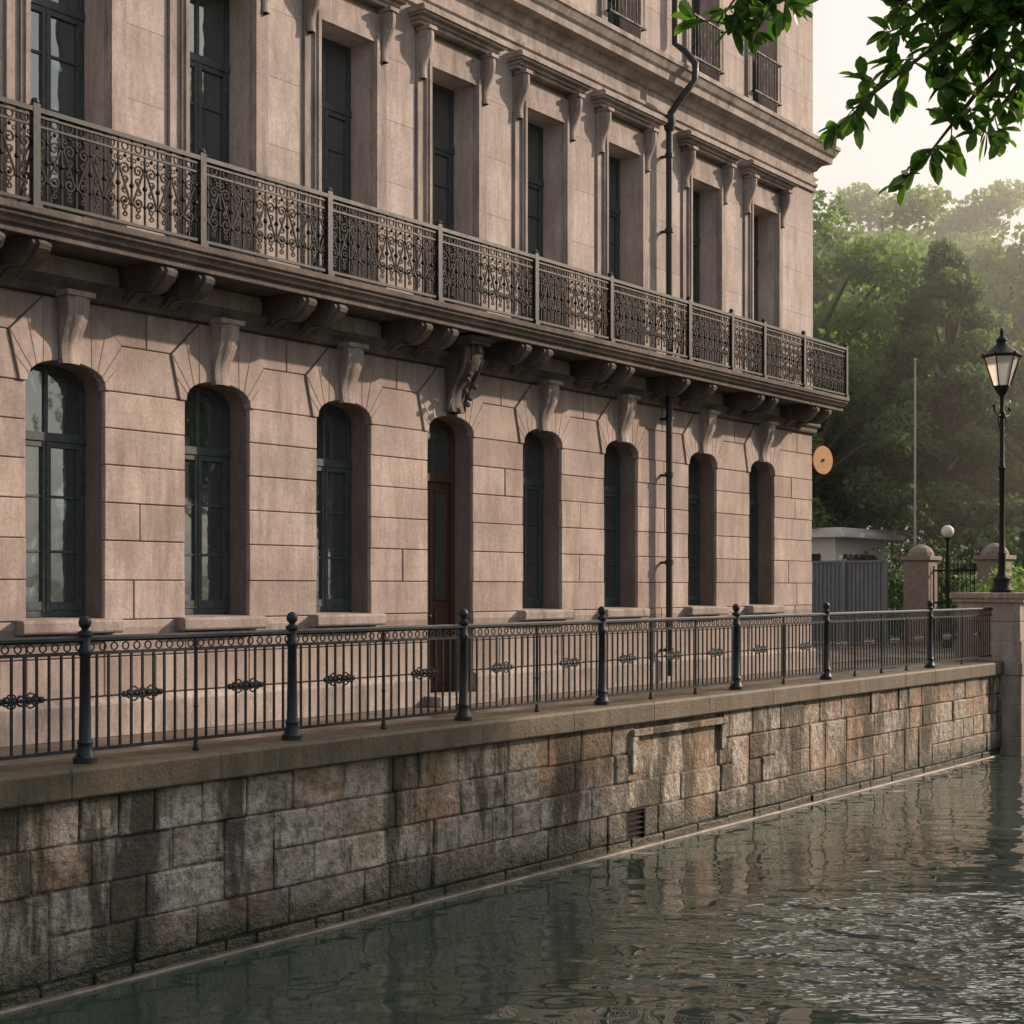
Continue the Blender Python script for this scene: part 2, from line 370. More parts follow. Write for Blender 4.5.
# balcony railing cell
cell=MB(); W=.325
def bar(mb,p,q,r=.0075,seg=4): mb.tube([p,q],r,seg,.5)
for x in (0,W/2): bar(cell,(x,0,.05),(x,0,.87),.012)
def ring(mb,cx,cz,R,r=.006,n=12,y=0):
    mb.tube([(cx+R*math.cos(2*math.pi*k/n),y,cz+R*math.sin(2*math.pi*k/n)) for k in range(n+1)],r,4,.5,False)
def Sscroll(mb,cx,cz,half,R,d,turn=1.35,r=.0115):
    upp=[]
    for k in range(15):
        t=k/14; a=math.pi*.5-d*(turn*2*math.pi)*(1-t)+ (math.pi*.5*d)
        rr=.010+(R-.010)*t
        upp.append((cx+rr*math.cos(a)*1,0,cz+half+rr*math.sin(a)))
    low=[(2*cx-x,0,2*cz-z) for x,_,z in upp]
    mb.tube(upp+low[::-1],r,4,.5)
for q in (0,1):
    cx=W/4+q*W/2; d=1 if q==0 else -1
    Sscroll(cell,cx,.42,.155,.062,d)
    Sscroll(cell,cx,.42,.05,.036,-d,1.1,.009)
    ring(cell,cx,.795,.038,.009)
    Sscroll(cell,cx,.165,.03,.028,d,.9,.009)
    for zz in (.70,.255): cell.ball((cx,0,zz),.020,6)
    cell.ball((cx-W/4,0,.42),.027,6); cell.ball((cx-W/4,0,.60),.022,6); cell.ball((cx-W/4,0,.24),.022,6)
    for s in (-1,1):
        ring(cell,cx+s*.05,.67,.020,.007,8)
nc=int((BE-.04-BX0)/W); xs=BE-.04-nc*W
o=cell.obj('balcony_railing_scrollwork',M_iron,B); o.location=(xs,-.77,5.06)
am=o.modifiers.new('arr','ARRAY'); am.use_relative_offset=False; am.use_constant_offset=True; am.constant_offset_displace=(W,0,0); am.count=nc
o2=bpy.data.objects.new('balcony_railing_return',o.data); COL.objects.link(o2); o2.parent=B; o2.location=(BE-.03,-.77,5.06); o2.rotation_euler=(0,0,math.pi/2)
am=o2.modifiers.new('arr','ARRAY'); am.use_relative_offset=False; am.use_constant_offset=True; am.constant_offset_displace=(.25,0,0); am.count=2
rl=MB()
for z,h,w in ((5.945,.045,.065),(5.89,.02,.03),(5.80,.02,.025),(5.10,.03,.035)):
    rl.box(xs,BE,-.77-w/2,-.77+w/2,z-h/2,z+h/2,.5); rl.box(BE-.03-w/2,BE-.03+w/2,-.74,0,z-h/2-.001,z+h/2-.001,.5)
for x in [8.37-1.95*k for k in range(5,0,-1)]+[8.37,10.37,12.23,14.16,16.17,17.99,20.19,21.55,22.66,24.15,25.89]:
    rl.box(x-.038,x+.038,-.805,-.735,5.045,6.0,.5); rl.box(x-.05,x+.05,-.82,-.72,5.04,5.1,.5)
    rl.ball((x,-.77,6.02),.04,8)
    bar(rl,(x,-.75,5.7),(x,-.5,5.06),.012)
rl.obj('balcony_rails',M_rail,B)
# upper wall floor 2, 3
def upper(z0,z1,zo,zt,name):
    mb=MB(); ed=[BX0]+[e for c in WC for e in (c-HW,c+HW)]+[BX1]
    for i in range(0,len(ed),2): mb.box(ed[i],ed[i+1],0,.5,z0,z1,.5)
    for c in WC:
        mb.box(c-HW,c+HW,0,.5,zt,z1,.5)
        if zo>z0+.01: mb.box(c-HW,c+HW,0,.5,z0,zo,.5)
    return mb.obj(name,M_up,B)
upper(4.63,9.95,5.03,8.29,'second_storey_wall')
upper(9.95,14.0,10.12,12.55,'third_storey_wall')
fc=MB()
def facing(z0,z1,rowh,clear):
    n=round((z1-z0)/rowh); h=(z1-z0)/n
    pr=[(BX0,WC[0]-clear)]+[(WC[i]+clear,WC[i+1]-clear) for i in range(len(WC)-1)]+[(WC[-1]+clear,BX1+.012)]
    for x0,x1 in pr:
        for k in range(n):
            fc.box(x0+.002,x1-.002,-.012,.02,z0+k*h+.0015,z0+(k+1)*h-.0015)
facing(5.07,8.98,.78,.735)
facing(9.98,12.96,.74,.66)
fc.obj('stone_facing',M_up,B,.0015)
# surrounds & hoods
sr=MB()
for c in WC:
    for s in (-1,1):
        a,b=sorted((c+s*(HW+.0),c+s*(HW+.11))); sr.box(a,b,-.075,.004,5.06,8.42)
        a,b=sorted((c+s*(HW+.113),c+s*(HW+.25))); sr.box(a,b,-.045,.004,5.06,8.66)
        a,b=sorted((c+s*(HW+.02),c+s*(HW+.07))); sr.box(a,b,-.095,-.07,5.06,8.38)
        console(sr,c+s*(HW+.18),8.68,.60,.15,.06,.13,.10,-.045)
    sr.box(c-HW+.0,c+HW-.0,-.072,.004,8.292,8.418)
    sr.box(c-HW-.11,c+HW+.11,-.055,.004,8.422,8.66)
    for k,(z,h,p) in enumerate(((8.735,.05,.16),(8.785,.05,.20),(8.835,.03,.27),(8.865,.06,.30),(8.925,.03,.27))):
        sr.box(c-HW-.25-p*.55,c+HW+.25+p*.55,-p,.004,z,z+h-.001,.5)
    for s in (-1,1):
        a,b=sorted((c+s*HW,c+s*(HW+.16))); sr.box(a,b,-.06,.004,10.0,12.7)
    sr.box(c-HW+.001,c+HW-.001,-.057,.004,12.552,12.7); sr.box(c-.75,c+.75,-.15,.004,12.70,12.8)
sr.obj('window_surrounds',M_trim,B,.005)
# other walls + roof
ow=MB()
ow.box(BX1-.5,BX1-.004,.5,12,0,4.62,.5); ow.box(BX1-.5,BX1-.002,.5,12,4.63,14,.5); ow.box(BX0,BX1-.5,11.5,12,0,14,.5); ow.box(BX0-.3,BX0,0.03,12,0,14,.5)
ow.box(BX0,BX1-.01,.01,11.9,13.9,13.98,.5)
ow.obj('side_and_rear_walls_roof',M_up,B)
rm=MB(); rm.box(BX0,BX1-.5,1.3,1.35,0,13.8); rm.box(BX0,BX1-.5,.5,1.3,4.64,4.9); rm.box(BX0,BX1-.5,.5,1.3,9.2,9.9)
for m in mids: rm.box(m-.05,m+.05,.5,1.3,0,13.8)
rm.obj('interior_rooms',M_room,B)
# windows
fm=MB(); gs=MB(); cu=MB(); wd=MB()
def window(c,z0,z1,arch,trans,rows):
    y0,y1=.33,.40; hwid=HW+.008
    fr=.055
    zs=3.56 if arch else z1
    for s in (-1,1):
        a,b=sorted((c+s*hwid,c+s*(hwid-fr))); fm.box(a,b,y0,y1,z0,zs)
    fm.box(c-hwid,c+hwid,y0+.002,y1,z0-.0,z0+.08)
    if arch:
        A=arc(c,hwid,zs,.24,14); I=arc(c,hwid-fr,zs,.24-fr,14)
        for k in range(14): fm.prism_y([A[k],A[k+1],I[k+1],I[k]],y0,y1)
    else: fm.box(c-hwid,c+hwid,y0+.003,y1,z1-fr,z1)
    fm.box(c-hwid+.01,c+hwid-.01,y0-.02,y1-.01,trans-.04,trans+.05)
    fm.box(c-.05,c+.05,y0-.012,y1-.012,z0+.05,trans-.03); fm.box(c-.012,c+.012,y0-.028,y0,z0+.06,trans-.04)
    fm.box(c-.025,c+.025,y0+.004,y1-.012,trans+.04,z1-.03)
    for s in (-1,1):
        a,b=sorted((c+s*(hwid-fr+.002),c+s*(hwid-fr-.045))); fm.box(a,b,y0-.008,y1-.02,z0+.06,trans-.04)
        a,b=sorted((c+s*.04,c+s*(hwid-fr-.02)))
        fm.box(a,b,y0-.006,y1-.022,z0+.07,z0+.16); fm.box(a,b,y0-.006,y1-.022,trans-.10,trans-.04)
        for zr in rows: fm.box(a,b,y0+.004,y1-.03,zr-.014,zr+.014)
    gs.box(c-hwid+.02,c+hwid-.02,y0+.025,y0+.029,z0+.05,(zs+.19 if arch else z1-.02))
    n=26
    for s in (-1,1):
        full=random.choice((.30,.38,.45,.24)); yb=.46
        pts=[(c+s*(.50-full*k/n*1.0),yb+.025*math.sin(k*1.35+c)) for k in range(n+1)]
        vs=[(x,y,z0-.1) for x,y in pts]+[(x,y,z1+.05) for x,y in pts]
        cu.add(vs,[(k,k+1,k+n+2,k+n+1) for k in range(n)])
for c in WC:
    if c!=DOOR: window(c,1.23,3.80,True,3.06,[1.90,2.46])
    window(c,5.06,8.29,False,7.46,[5.86,6.4,6.95])
    window(c,10.13,12.55,False,11.9,[10.75,11.3])
c=DOOR; hwid=HW+.008
wd.box(c-hwid,c-hwid+.06,.32,.42,.13,3.56); wd.box(c+hwid-.06,c+hwid,.32,.42,.13,3.56); wd.box(c-hwid,c+hwid,.322,.42,2.95,3.06)
A=arc(c,hwid,3.56,.24,14); I=arc(c,hwid-.06,3.56,.18,14)
for k in range(14): wd.prism_y([A[k],A[k+1],I[k+1],I[k]],.32,.42)
for s in (-1,1):
    a,b=sorted((c+s*.006,c+s*(hwid-.06))); wd.box(a,b,.36,.41,.13,2.95)
    a+=.07;b-=.07
    for z0,z1 in ((.25,.85),(.95,1.25),): wd.box(a,b,.335,.37,z0,z1)
    gs.box(a+.02,b-.02,.345,.35,1.4,2.8)
    wd.box(a,b,.34,.37,1.36,1.40); wd.box(a,b,.34,.37,2.80,2.84)
    fm.ball((c+s*.06,.31,1.15),.025)
gs.box(c-hwid+.04,c+hwid-.04,.36,.365,3.04,3.75)
fm.obj('window_frames',M_frame,B,.004); gs.obj('window_glass_panes',M_glass,B); cu.obj('curtains',M_curt,B,0,True); wd.obj('entrance_door',M_wood,B,.006)
# juliet railings on third floor
jr=MB()
for c in WC:
    for z in (10.25,10.95): jr.box(c-HW-.05,c+HW+.05,-.14,-.11,z,z+.03)
    for k in range(10): jr.box(c-HW+k*.103-.006,c-HW+k*.103+.006,-.131,-.119,10.27,10.96)
    for s in (-1,1): jr.box(c+s*(HW+.04)-.01,c+s*(HW+.04)+.01,-.13,0,10.95,10.975); jr.box(c+s*(HW+.04)-.01,c+s*(HW+.04)+.01,-.13,0,10.25,10.275)
jr.obj('window_guard_rails',M_iron,B)
# drainpipe
dp=MB(); px=20.62
dp.tube([(px,-.16,.12),(px,-.16,4.6),(px,-.16,8.95)],.055,12)
dp.tube([(px,-.16,8.9),(px,-.18,9.1),(px+.1,-.42,9.45),(px+.22,-.50,9.62),(px+.25,-.50,9.9),(px+.25,-.3,10.15),(px+.25,-.12,10.3),(px+.25,-.12,13.3)],.055,12)
for z in (.5,1.9,3.3,4.2,6,7.2,8.4): dp.tube([(px,-.16,z),(px,-.16,z+.07)],.072,12); dp.box(px-.02,px+.02,-.16,.02,z+.01,z+.05)
dp.lathe([(.06,8.82),(.075,8.84),(.11,9.0),(.11,9.06),(.06,9.06)],px,-.16,12)
dp.obj('drainpipe',M_pipe,B,0,True)
# ---------------------------------------------------------------- round sign
M_sgn=plain('sign_face',(.74,.42,.18),.5,.2,20)
sg=empty('round_hanging_sign')
s1=MB()
def discY(mb,cx,cy,cz,R,t,dirv,n=28,off=0):
    d=Vector(dirv).normalized(); a=d.cross(Vector((0,0,1))).normalized(); b=Vector((0,0,1)); c0=Vector((cx,cy,cz))+d*off
    vs=[c0+a*R*math.cos(2*math.pi*k/n)+b*R*math.sin(2*math.pi*k/n)+d*sg_ for sg_ in (0,t) for k in range(n)]
    mb.add(vs,[tuple(range(n))[::-1],tuple(range(n,2*n))]+[(k,(k+1)%n,(k+1)%n+n,k+n) for k in range(n)],.5)
discY(s1,26.40,-.05,3.96,.27,.03,(-.30,-.95,0)); s1.obj('sign_face_panel',M_sgn,sg,.004)
s1=MB(); discY(s1,26.40,-.05,3.96,.285,.025,(-.30,-.95,0),28,-.02); discY(s1,26.40,-.05,3.96,.03,.012,(-.30,-.95,0),12,.031)
s1.tube([(26.0,.2,4.33),(26.4,-.05,4.33),(26.4,-.05,4.2)],.016,6); s1.tube([(26.05,.2,3.7),(26.25,.05,3.78),(26.3,0,3.85)],.012,6)
s1.obj('sign_bracket',M_iron,sg)
# ---------------------------------------------------------------- terrace, ground, wall, water
NB=-11.4
gr=MB()
gr.box(-150,400,-1.60,500,-3,-.006,.5); gr.box(-150,400,-500,NB-.25,-3,-.006,.5)
gr.obj('ground',M_ground)
tr_=MB(); tr_.add([(-20,-1.62,0),(60,-1.62,0),(60,.2,0),(-20,.2,0)],[(0,1,2,3)]); tr_.add([(26.0,.2,0),(60,.2,0),(60,14,0),(26.0,14,0)],[(0,1,2,3)])
tr_.obj('terrace_pavement',M_pave)
wt=MB(); wt.add([(-150,-11.6,-1.93),(400,-11.6,-1.93),(400,-1.0,-1.93),(-150,-1.0,-1.93)],[(0,1,2,3)])
wo=wt.obj('water',M_water)
RW=empty('river_wall')
rw=MB(); YF=-1.92
zr=[-.27,-.66,-1.04,-1.42,-1.80,-2.25]
nrow=len(zr)-1
taken=[[] for _ in range(nrow)]
for i in range(nrow):
    x=-14+random.random()
    ends=sorted(taken[i])
    while x<62:
        cov=[(p,q) for p,q in ends if p-.02<=x<q]
        if cov: x=cov[0][1]; continue
        nxt=min([p for p,q in ends if p>x]+[99])
        w=random.choice((.4,.55,.7,.9,1.1,.62,.8)); x1=min(x+w,nxt)
        if nxt-x1<.2: x1=nxt if nxt<99 else x1
        inniche=x1>16.85 and x<19.1
        tall=(random.random()<.2 and .5<x1-x<1.2 and i in (1,2) and not (x1>16.4 and x<19.4))
        zt=zr[i]; zb=zr[i+2] if tall else zr[i+1]
        if tall: taken[i+1].append((x,x1))
        segs=[(x,x1)]
        if i<2 and inniche: segs=[s for s in ((x,16.85),(19.1,x1)) if s[1]-s[0]>.1]
        for a,b in segs:
            yy=YF+random.uniform(-.026,.016); j=.004
            if i==3 and a<17.06 and b>16.62:
                if 16.62-a>.05: rw.box(a+j,16.62,yy,-1.6,zb+j,zt-j)
                if b-17.06>.05: rw.box(17.06,b-j,yy,-1.6,zb+j,zt-j)
                continue
            q=[random.uniform(-.016,.016) for _ in range(4)]; t=random.random()
            xa,xb,za,zc=a+j,b-j,zb+j,zt-j
            rw.prism_y([(xa,za+max(0,q[0])),(xb-max(0,q[1]),za+max(0,q[2])),(xb,zc-max(0,q[3])),(xa+max(0,q[1]),zc)],yy,-1.6,t)
        x=x1
rw.obj('stone_blocks',M_wall,RW,.022,False,2)
bk=MB(); bk.box(-14,62,YF+.03,-1.58,-2.6,-.27,.1)
bk.obj('wall_core',M_wall,RW)
M_ledge=stone('wet_ledge',(.13,.12,.095),(.34,.29,.24),(.045,.045,.03),.8,.2,.35,.6)
lg_=MB(); lg_.box(-14,62,YF-.085,YF+.05,-2.6,-1.905,.8); lg_.obj('footing_ledge',M_ledge,RW,.015)
ni=MB(); ni.box(16.72,19.25,YF-.07,YF+.2,-.44,-.345,.6); ni.box(16.70,16.86,YF-.06,YF+.2,-.92,-.445,.6); ni.box(19.10,19.24,YF-.045,YF+.2,-.80,-.445,.6)
ni.box(16.87,19.09,YF+.025,YF+.2,-1.03,-.445,.4); ni.obj('niche_frame',M_wall,RW,.012)
ve=MB()
for k in range(5): ve.prism_x([(YF-.01,-1.45-k*.07),(YF+.05,-1.42-k*.07),(YF+.05,-1.435-k*.07),(YF-.01,-1.465-k*.07)],16.63,17.05)
ve.box(16.60,16.64,YF-.02,YF+.03,-1.80,-1.40); ve.box(17.04,17.08,YF-.02,YF+.03,-1.80,-1.40); ve.box(16.6,17.08,YF-.021,YF+.03,-1.42,-1.385)
ve.obj('vent_grille',M_iron,RW)
cp=MB(); x=-14
while x<62:
    w=random.uniform(1.3,2.1); cp.prism_x([(-1.40,-.27),(YF-.07,-.27),(YF-.09,-.25),(YF-.09,-.03),(YF-.06,.0),(-1.40,.012)],x+.0015,x+w-.0015); x+=w
cp.obj('coping',M_cope,RW,.008,False,2)
nb=MB(); nb.box(-150,400,NB-.3,NB,-3,.0); nb.obj('near_bank_wall',M_wall)
# ---------------------------------------------------------------- river railing
RR=empty('iron_railing'); ry=-1.75
post=MB(); rb=MB(); orn=MB()
PX=[-2.3,.3,2.95,5.6,8.19,10.70,13.44,16.31,19.92,23.0,27.5,30.85]
for x in PX[:-1]:
    post.lathe([(.105,.0),(.105,.05),(.085,.065),(.07,.12),(.062,.16),(.072,.18),(.055,.21),(.05,.5),(.046,.93),(.062,.95),(.062,.99),(.048,1.01),(.048,1.10),(.066,1.12),(.066,1.145),(.03,1.165),(.03,1.175),(.052,1.20),(.058,1.235),(.046,1.27),(.015,1.29)],x,ry,16)
post.obj('posts',M_rail,RR,0,True)
for a,b in zip(PX,PX[1:]):
    rb.tube([(a,ry,1.085),(b,ry,1.085)],.032,8); 
    rb.box(a,b,ry-.014,ry+.014,.945,.975); rb.box(a,b,ry-.014,ry+.014,.10,.13)
    nseg=max(2,round((b-a)/1.35))
    if b-a>4: nseg=4
    n=round((b-a)/.125); d=(b-a)/n
    for k in range(1,n):
        x=a+k*d
        rb.box(x-.0095,x+.0095,ry-.0095,ry+.0095,.12,.95)
    for k in range(n):
        x=a+(k+.5)*d; ring(rb,x,1.015,.035,.008,8,ry)
    for j in range(1,nseg):
        x=a+(b-a)*j/nseg
        rb.lathe([(.02,.03),(.028,.05),(.018,.09),(.018,.4),(.024,.42),(.018,.44),(.018,.95),(.028,.97),(.018,1.0),(.018,1.06)],x,ry,8)
        rb.ball((x,ry,.02),.034,8)
    for j in range(nseg):
        cx=a+(b-a)*(j+.5)/nseg
        for dx,R in ((0,.042),(-.07,.028),(.07,.028),(-.14,.036),(.14,.036),(-.2,.02),(.2,.02)):
            ring(orn,cx+dx,.58,R,.013,10,ry); orn.ball((cx+dx,ry,.58),.02,6)
        orn.box(cx-.24,cx+.24,ry-.006,ry+.006,.572,.588)
        for s in (-1,1): 
            orn.tube([(cx+s*.05,ry,.62),(cx+s*.09,ry,.645),(cx+s*.13,ry,.63),(cx+s*.12,ry,.605)],.009,4)
            orn.tube([(cx+s*.05,ry,.54),(cx+s*.09,ry,.515),(cx+s*.13,ry,.53),(cx+s*.12,ry,.555)],.009,4)
rb.obj('rails_and_balusters',M_rail,RR); orn.obj('cast_ornaments',M_rail,RR)
# ---------------------------------------------------------------- stone pillar and lamp
pr=MB()
x0,x1,y0,y1=30.9,33.0,-2.35,-.95
zc=[-2.6,-1.55,-.9,-.28]
for a,b in zip(zc,zc[1:]): pr.box(x0,x1,y0,y1,a+.004,b-.004)
pr.box(x0+.01,x1-.01,y0+.01,y1-.01,-2.6,.4); pr.box(x0,x1,y0,y1,-.02,.42); pr.box(x0+.04,x1-.04,y0+.04,y1-.04,.42,.82);pr.box(x0+.04,x1-.04,y0+.04,y1-.04,.826,1.22)
pr.box(x0-.03,x1+.03,y0-.03,y1+.03,-.28,-.02)
pr.box(x0-.05,x1+.05,y0-.05,y1+.05,1.22,1.30); pr.box(x0-.09,x1+.09,y0-.09,y1+.09,1.30,1.42)
pr.obj('stone_pillar',M_trim,None,.015,False,2)
SL=empty('street_lamp',(31.62,-1.7,1.42)); lm=MB()
lm.lathe([(.24,0),(.24,.06),(.2,.1),(.17,.25),(.19,.3),(.12,.36),(.085,.45),(.07,.8),(.09,.83),(.065,.88),(.055,1.6),(.06,2.6),(.085,2.64),(.05,2.70),(.045,3.7),(.08,3.74),(.08,3.80),(.045,3.86),(.04,4.15),(.09,4.22),(.15,4.32),(.16,4.36),(.05,4.37)],0,0,14)
for s in (-1,1):
    lm.tube([(0,0,3.78),(s*.2,0,3.74),(s*.42,0,3.80),(s*.48,0,3.9),(s*.42,0,3.95)],.02,6)
    lm.tube([(0,0,3.45),(s*.15,0,3.5),(s*.25,0,3.65),(s*.2,0,3.74)],.016,6); lm.ball((s*.48,0,3.92),.035)
def hexr(R,z,k,n=6): a=2*math.pi*k/n; return (R*math.cos(a),R*math.sin(a),z)
for k in range(6):
    lm.tube([hexr(.17,4.36,k),hexr(.37,5.0,k)],.014,5); lm.tube([hexr(.37,5.0,k),hexr(.37,5.0,k+1)],.02,5); lm.tube([hexr(.17,4.37,k),hexr(.17,4.37,k+1)],.018,5)
    lm.ball(hexr(.40,5.05,k),.03,6)
lm.lathe([(.42,5.0),(.42,5.03),(.37,5.06),(.23,5.18),(.13,5.26),(.10,5.33),(.13,5.34),(.11,5.38),(.04,5.44),(.035,5.5),(.05,5.53),(.01,5.62)],0,0,12)
lm.obj('post_and_cage',M_iron,SL,0,True)
M_lg,nt,N,L,P=NM('lantern_glass'); P.inputs['Base Color'].default_value=(.80,.77,.72,1); P.inputs['Roughness'].default_value=.3; P.inputs['Transmission Weight'].default_value=.35
lg=MB(); lg.lathe([(.155,4.37),(.355,4.99)],0,0,6); lg.obj('lantern_panes',M_lg,SL)
# ---------------------------------------------------------------- background bits
M_white=plain('white_paint',(.66,.64,.60),.6,.15); M_grey=plain('grey_sheet_metal',(.15,.18,.20),.5,.2,3); M_dome=plain('grey_render',(.24,.20,.17),.8,.3)
F=MB()
for k in range(60):
    y=3.6+k*.06; F.box(38-(.03 if k%2 else 0),38.06-(.03 if k%2 else 0),y,y+.061,0.05,2.2)
for y in (3.6,4.8,6.0,7.15): F.box(37.9,37.97,y-.04,y+.04,0,2.3)
F.box(37.93,38.1,3.55,7.2,2.2,2.26); F.obj('metal_fence',M_grey)
K=empty('kiosk',(44,7.9,0)); k1=MB(); k1.box(0,4,0,4,0,3.1); k1.obj('walls',M_white,K,.01)
k1=MB(); k1.box(-.4,4.4,-.5,4.4,3.1,3.28); k1.box(-.2,4.2,-.3,4.2,3.28,3.42); k1.obj('roof',M_white,K,.02)
k1=MB(); k1.box(-.03,.02,.5,1.7,1.5,2.6); k1.box(-.03,.02,2.1,3.5,1.5,2.6); k1.box(.6,3.2,-.03,.02,1.5,2.6); k1.obj('windows',M_room,K)
for nm,(gx,gy) in zip(('gate_pillar','gate_pillar'),((38.6,2.9),(38.6,.9))):
    G=MB(); G.box(gx-.35,gx+.35,gy-.35,gy+.35,0,2.25); G.box(gx-.42,gx+.42,gy-.42,gy+.42,2.25,2.36); G.lathe([(.36,2.36),(.34,2.46),(.26,2.58),(.12,2.66),(.02,2.68)],gx,gy,14); G.obj(nm,M_dome,None,.01)
G=MB()
for k in range(12): G.tube([(38.6,1.33+k*.11,.1),(38.6,1.33+k*.11,2.1+.25*math.sin(math.pi*k/11))],.016,5)
for z in (.2,1.1,1.95): G.box(38.58,38.62,1.25,2.55,z,z+.05)
G.obj('iron_gate',M_iron)
GL=empty('globe_street_lamp',(37,1.55,0)); q=MB(); q.lathe([(.12,0),(.12,.1),(.05,.2),(.04,1.5),(.035,2.7),(.07,2.75),(.07,2.8)],0,0,10); q.obj('post',M_iron,GL,0,True); q=MB(); q.ball((0,0,2.95),.16,14); q.obj('globe',M_white,GL,0,True)
FP=MB(); FP.lathe([(.07,0),(.05,.3),(.03,8.6),(.025,8.6)],45,5.67,8); FP.ball((45,5.67,8.65),.05); FP.obj('flag_pole',plain('grey_pole_paint',(.40,.39,.37)),None,0,True)
# ---------------------------------------------------------------- trees
def leaves_np(centers,tints,lmin,lmax,wr=.5,flat=.0):
    n=len(centers); a=rng.normal(size=(n,3)); a/=np.linalg.norm(a,axis=1)[:,None]
    b=rng.normal(size=(n,3)); b[:,2]+=0; b-=a*(a*b).sum(1)[:,None]; b/=np.linalg.norm(b,axis=1)[:,None]
    l=rng.uniform(lmin,lmax,(n,1)); 
    V=np.stack([centers-a*l*.5,centers+b*l*wr*.5,centers+a*l*.5,centers-b*l*wr*.5],1).reshape(-1,3)
    F=np.arange(n*4).reshape(-1,4); return V,F,tints
def mesh_np(name,V,F,t,mat):
    me=bpy.data.meshes.new(name); me.vertices.add(len(V)); me.vertices.foreach_set('co',V.astype(np.float32).ravel())
    me.loops.add(F.size); me.loops.foreach_set('vertex_index',F.astype(np.int32).ravel())
    me.polygons.add(len(F)); me.polygons.foreach_set('loop_start',np.arange(0,F.size,4,dtype=np.int32)); me.polygons.foreach_set('loop_total',np.full(len(F),4,dtype=np.int32))
    me.update(calc_edges=True)
    a=me.attributes.new('tint','FLOAT','FACE'); a.data.foreach_set('value',np.clip(t,0,1).astype(np.float32)); me.materials.append(mat); return me
def tree_mesh(kind,H,R,nl,mat,lmin,lmax,nclump=70):
    zb=H*.22; C=[];RR_=[]
    for i in range(nclump):
        if kind=='cone':
            t=rng.random()**.8; z=zb+t*(H-zb)*.97; rad=R*(1-t)**.7*(.55+.45*rng.random()); a=rng.random()*6.283
            C.append((rad*math.cos(a),rad*math.sin(a),z)); RR_.append((R*.30*(1.1-t*.6),R*.13))
        else:
            u=rng.normal(size=3); u/=np.linalg.norm(u); q=.55+.45*rng.random()**.5
            z=H*.6+u[2]*H*.37*q; k=R*q*(1.0 if u[2]>-.3 else .85)
            C.append((u[0]*k,u[1]*k,z)); s=R*rng.uniform(.16,.32); RR_.append((s,s*.7))
    C=np.array(C); RR_=np.array(RR_); per=nl//nclump
    pts=[];tt=[]
    for i in range(nclump):
        d=rng.normal(size=(per,3)); d/=np.linalg.norm(d,axis=1)[:,None]; q=rng.random((per,1))**.45
        p=C[i]+d*q*np.array([RR_[i][0],RR_[i][0],RR_[i][1]]); pts.append(p)
        base=rng.uniform(.15,.75); tt.append(base+d[:,2]*q[:,0]*.18+rng.normal(0,.12,per))
    V,F,t=leaves_np(np.concatenate(pts),np.concatenate(tt),lmin,lmax,.55)
    me=mesh_np('leaves',V,F,t,mat)
    tb=MB(); th=H*(.9 if kind=='cone' else .62); lean=rng.normal(0,.02*H,2)
    tb.tube([(lean[0]*s*s,lean[1]*s*s,th*s) for s in [0,.03,.2,.4,.6,.8,1]],[R*.1,R*.07,R*.058,R*.05,R*.038,R*.025,R*.01],8)
    for i in range(0,nclump,2):
        c=C[i]; s=min(.95,max(.25,(c[2]-R*.45)/th)); st=Vector((lean[0]*s*s,lean[1]*s*s,th*s*.9)); e=Vector(c); m=st.lerp(e,.5)+Vector((0,0,R*.06))
        tb.tube([st,m,e],[R*.03,R*.018,R*.006],5)
    return me,tb
def add_tree(name,proto,loc,s=1,rot=0):
    e=empty(name,loc); e.scale=(s,s,s); e.rotation_euler=(0,0,rot)
    for nm,me in (('crown',proto[0]),('trunk_and_limbs',proto[1])):
        o=bpy.data.objects.new(nm,me); COL.objects.link(o); o.parent=e
def proto(*a,**k):
    me,tb=tree_mesh(*a,**k); o=tb.obj('tmp',M_bark,None,0,True); m=o.data; bpy.data.objects.remove(o); return me,m
T1=proto('round',15,5.2,30000,M_leafA,.18,.38,80)
T2=proto('round',17,5.0,30000,M_leafC,.20,.40,80)
T3=proto('cone',14,3.4,26000,M_leafB,.15,.32,90)
T4=proto('round',12,4.2,20000,M_leafB,.18,.34,60)
for nm,p,loc,s,r in [
  ('broadleaf_tree',T1,(50,12.5,0),1.05,0),('broadleaf_tree',T2,(62,9.5,0),1.12,1),('broadleaf_tree',T2,(60,17,0),1.18,2),
  ('broadleaf_tree',T2,(70,21,0),1.3,3),('broadleaf_tree',T2,(76,14.5,0),1.35,4),('broadleaf_tree',T2,(84,26,0),1.45,5),
  ('conifer_tree',T3,(49,6.2,0),.95,0),('broadleaf_tree',T4,(54,4.2,0),1.0,2),('broadleaf_tree',T4,(46,9.6,0),.8,1),
  ('broadleaf_tree',T1,(66,4,0),1.25,2.5),('broadleaf_tree',T2,(95,20,0),1.5,1.5),('broadleaf_tree',T2,(72,9,0),1.28,.6),
  ('bank_tree',T1,(26.5,-15.5,0),.95,.4),('bank_tree',T1,(31.5,-15.8,0),.78,2),('bank_tree',T4,(62,-20,0),.9,3)]:
    add_tree(nm,p,loc,s,r)
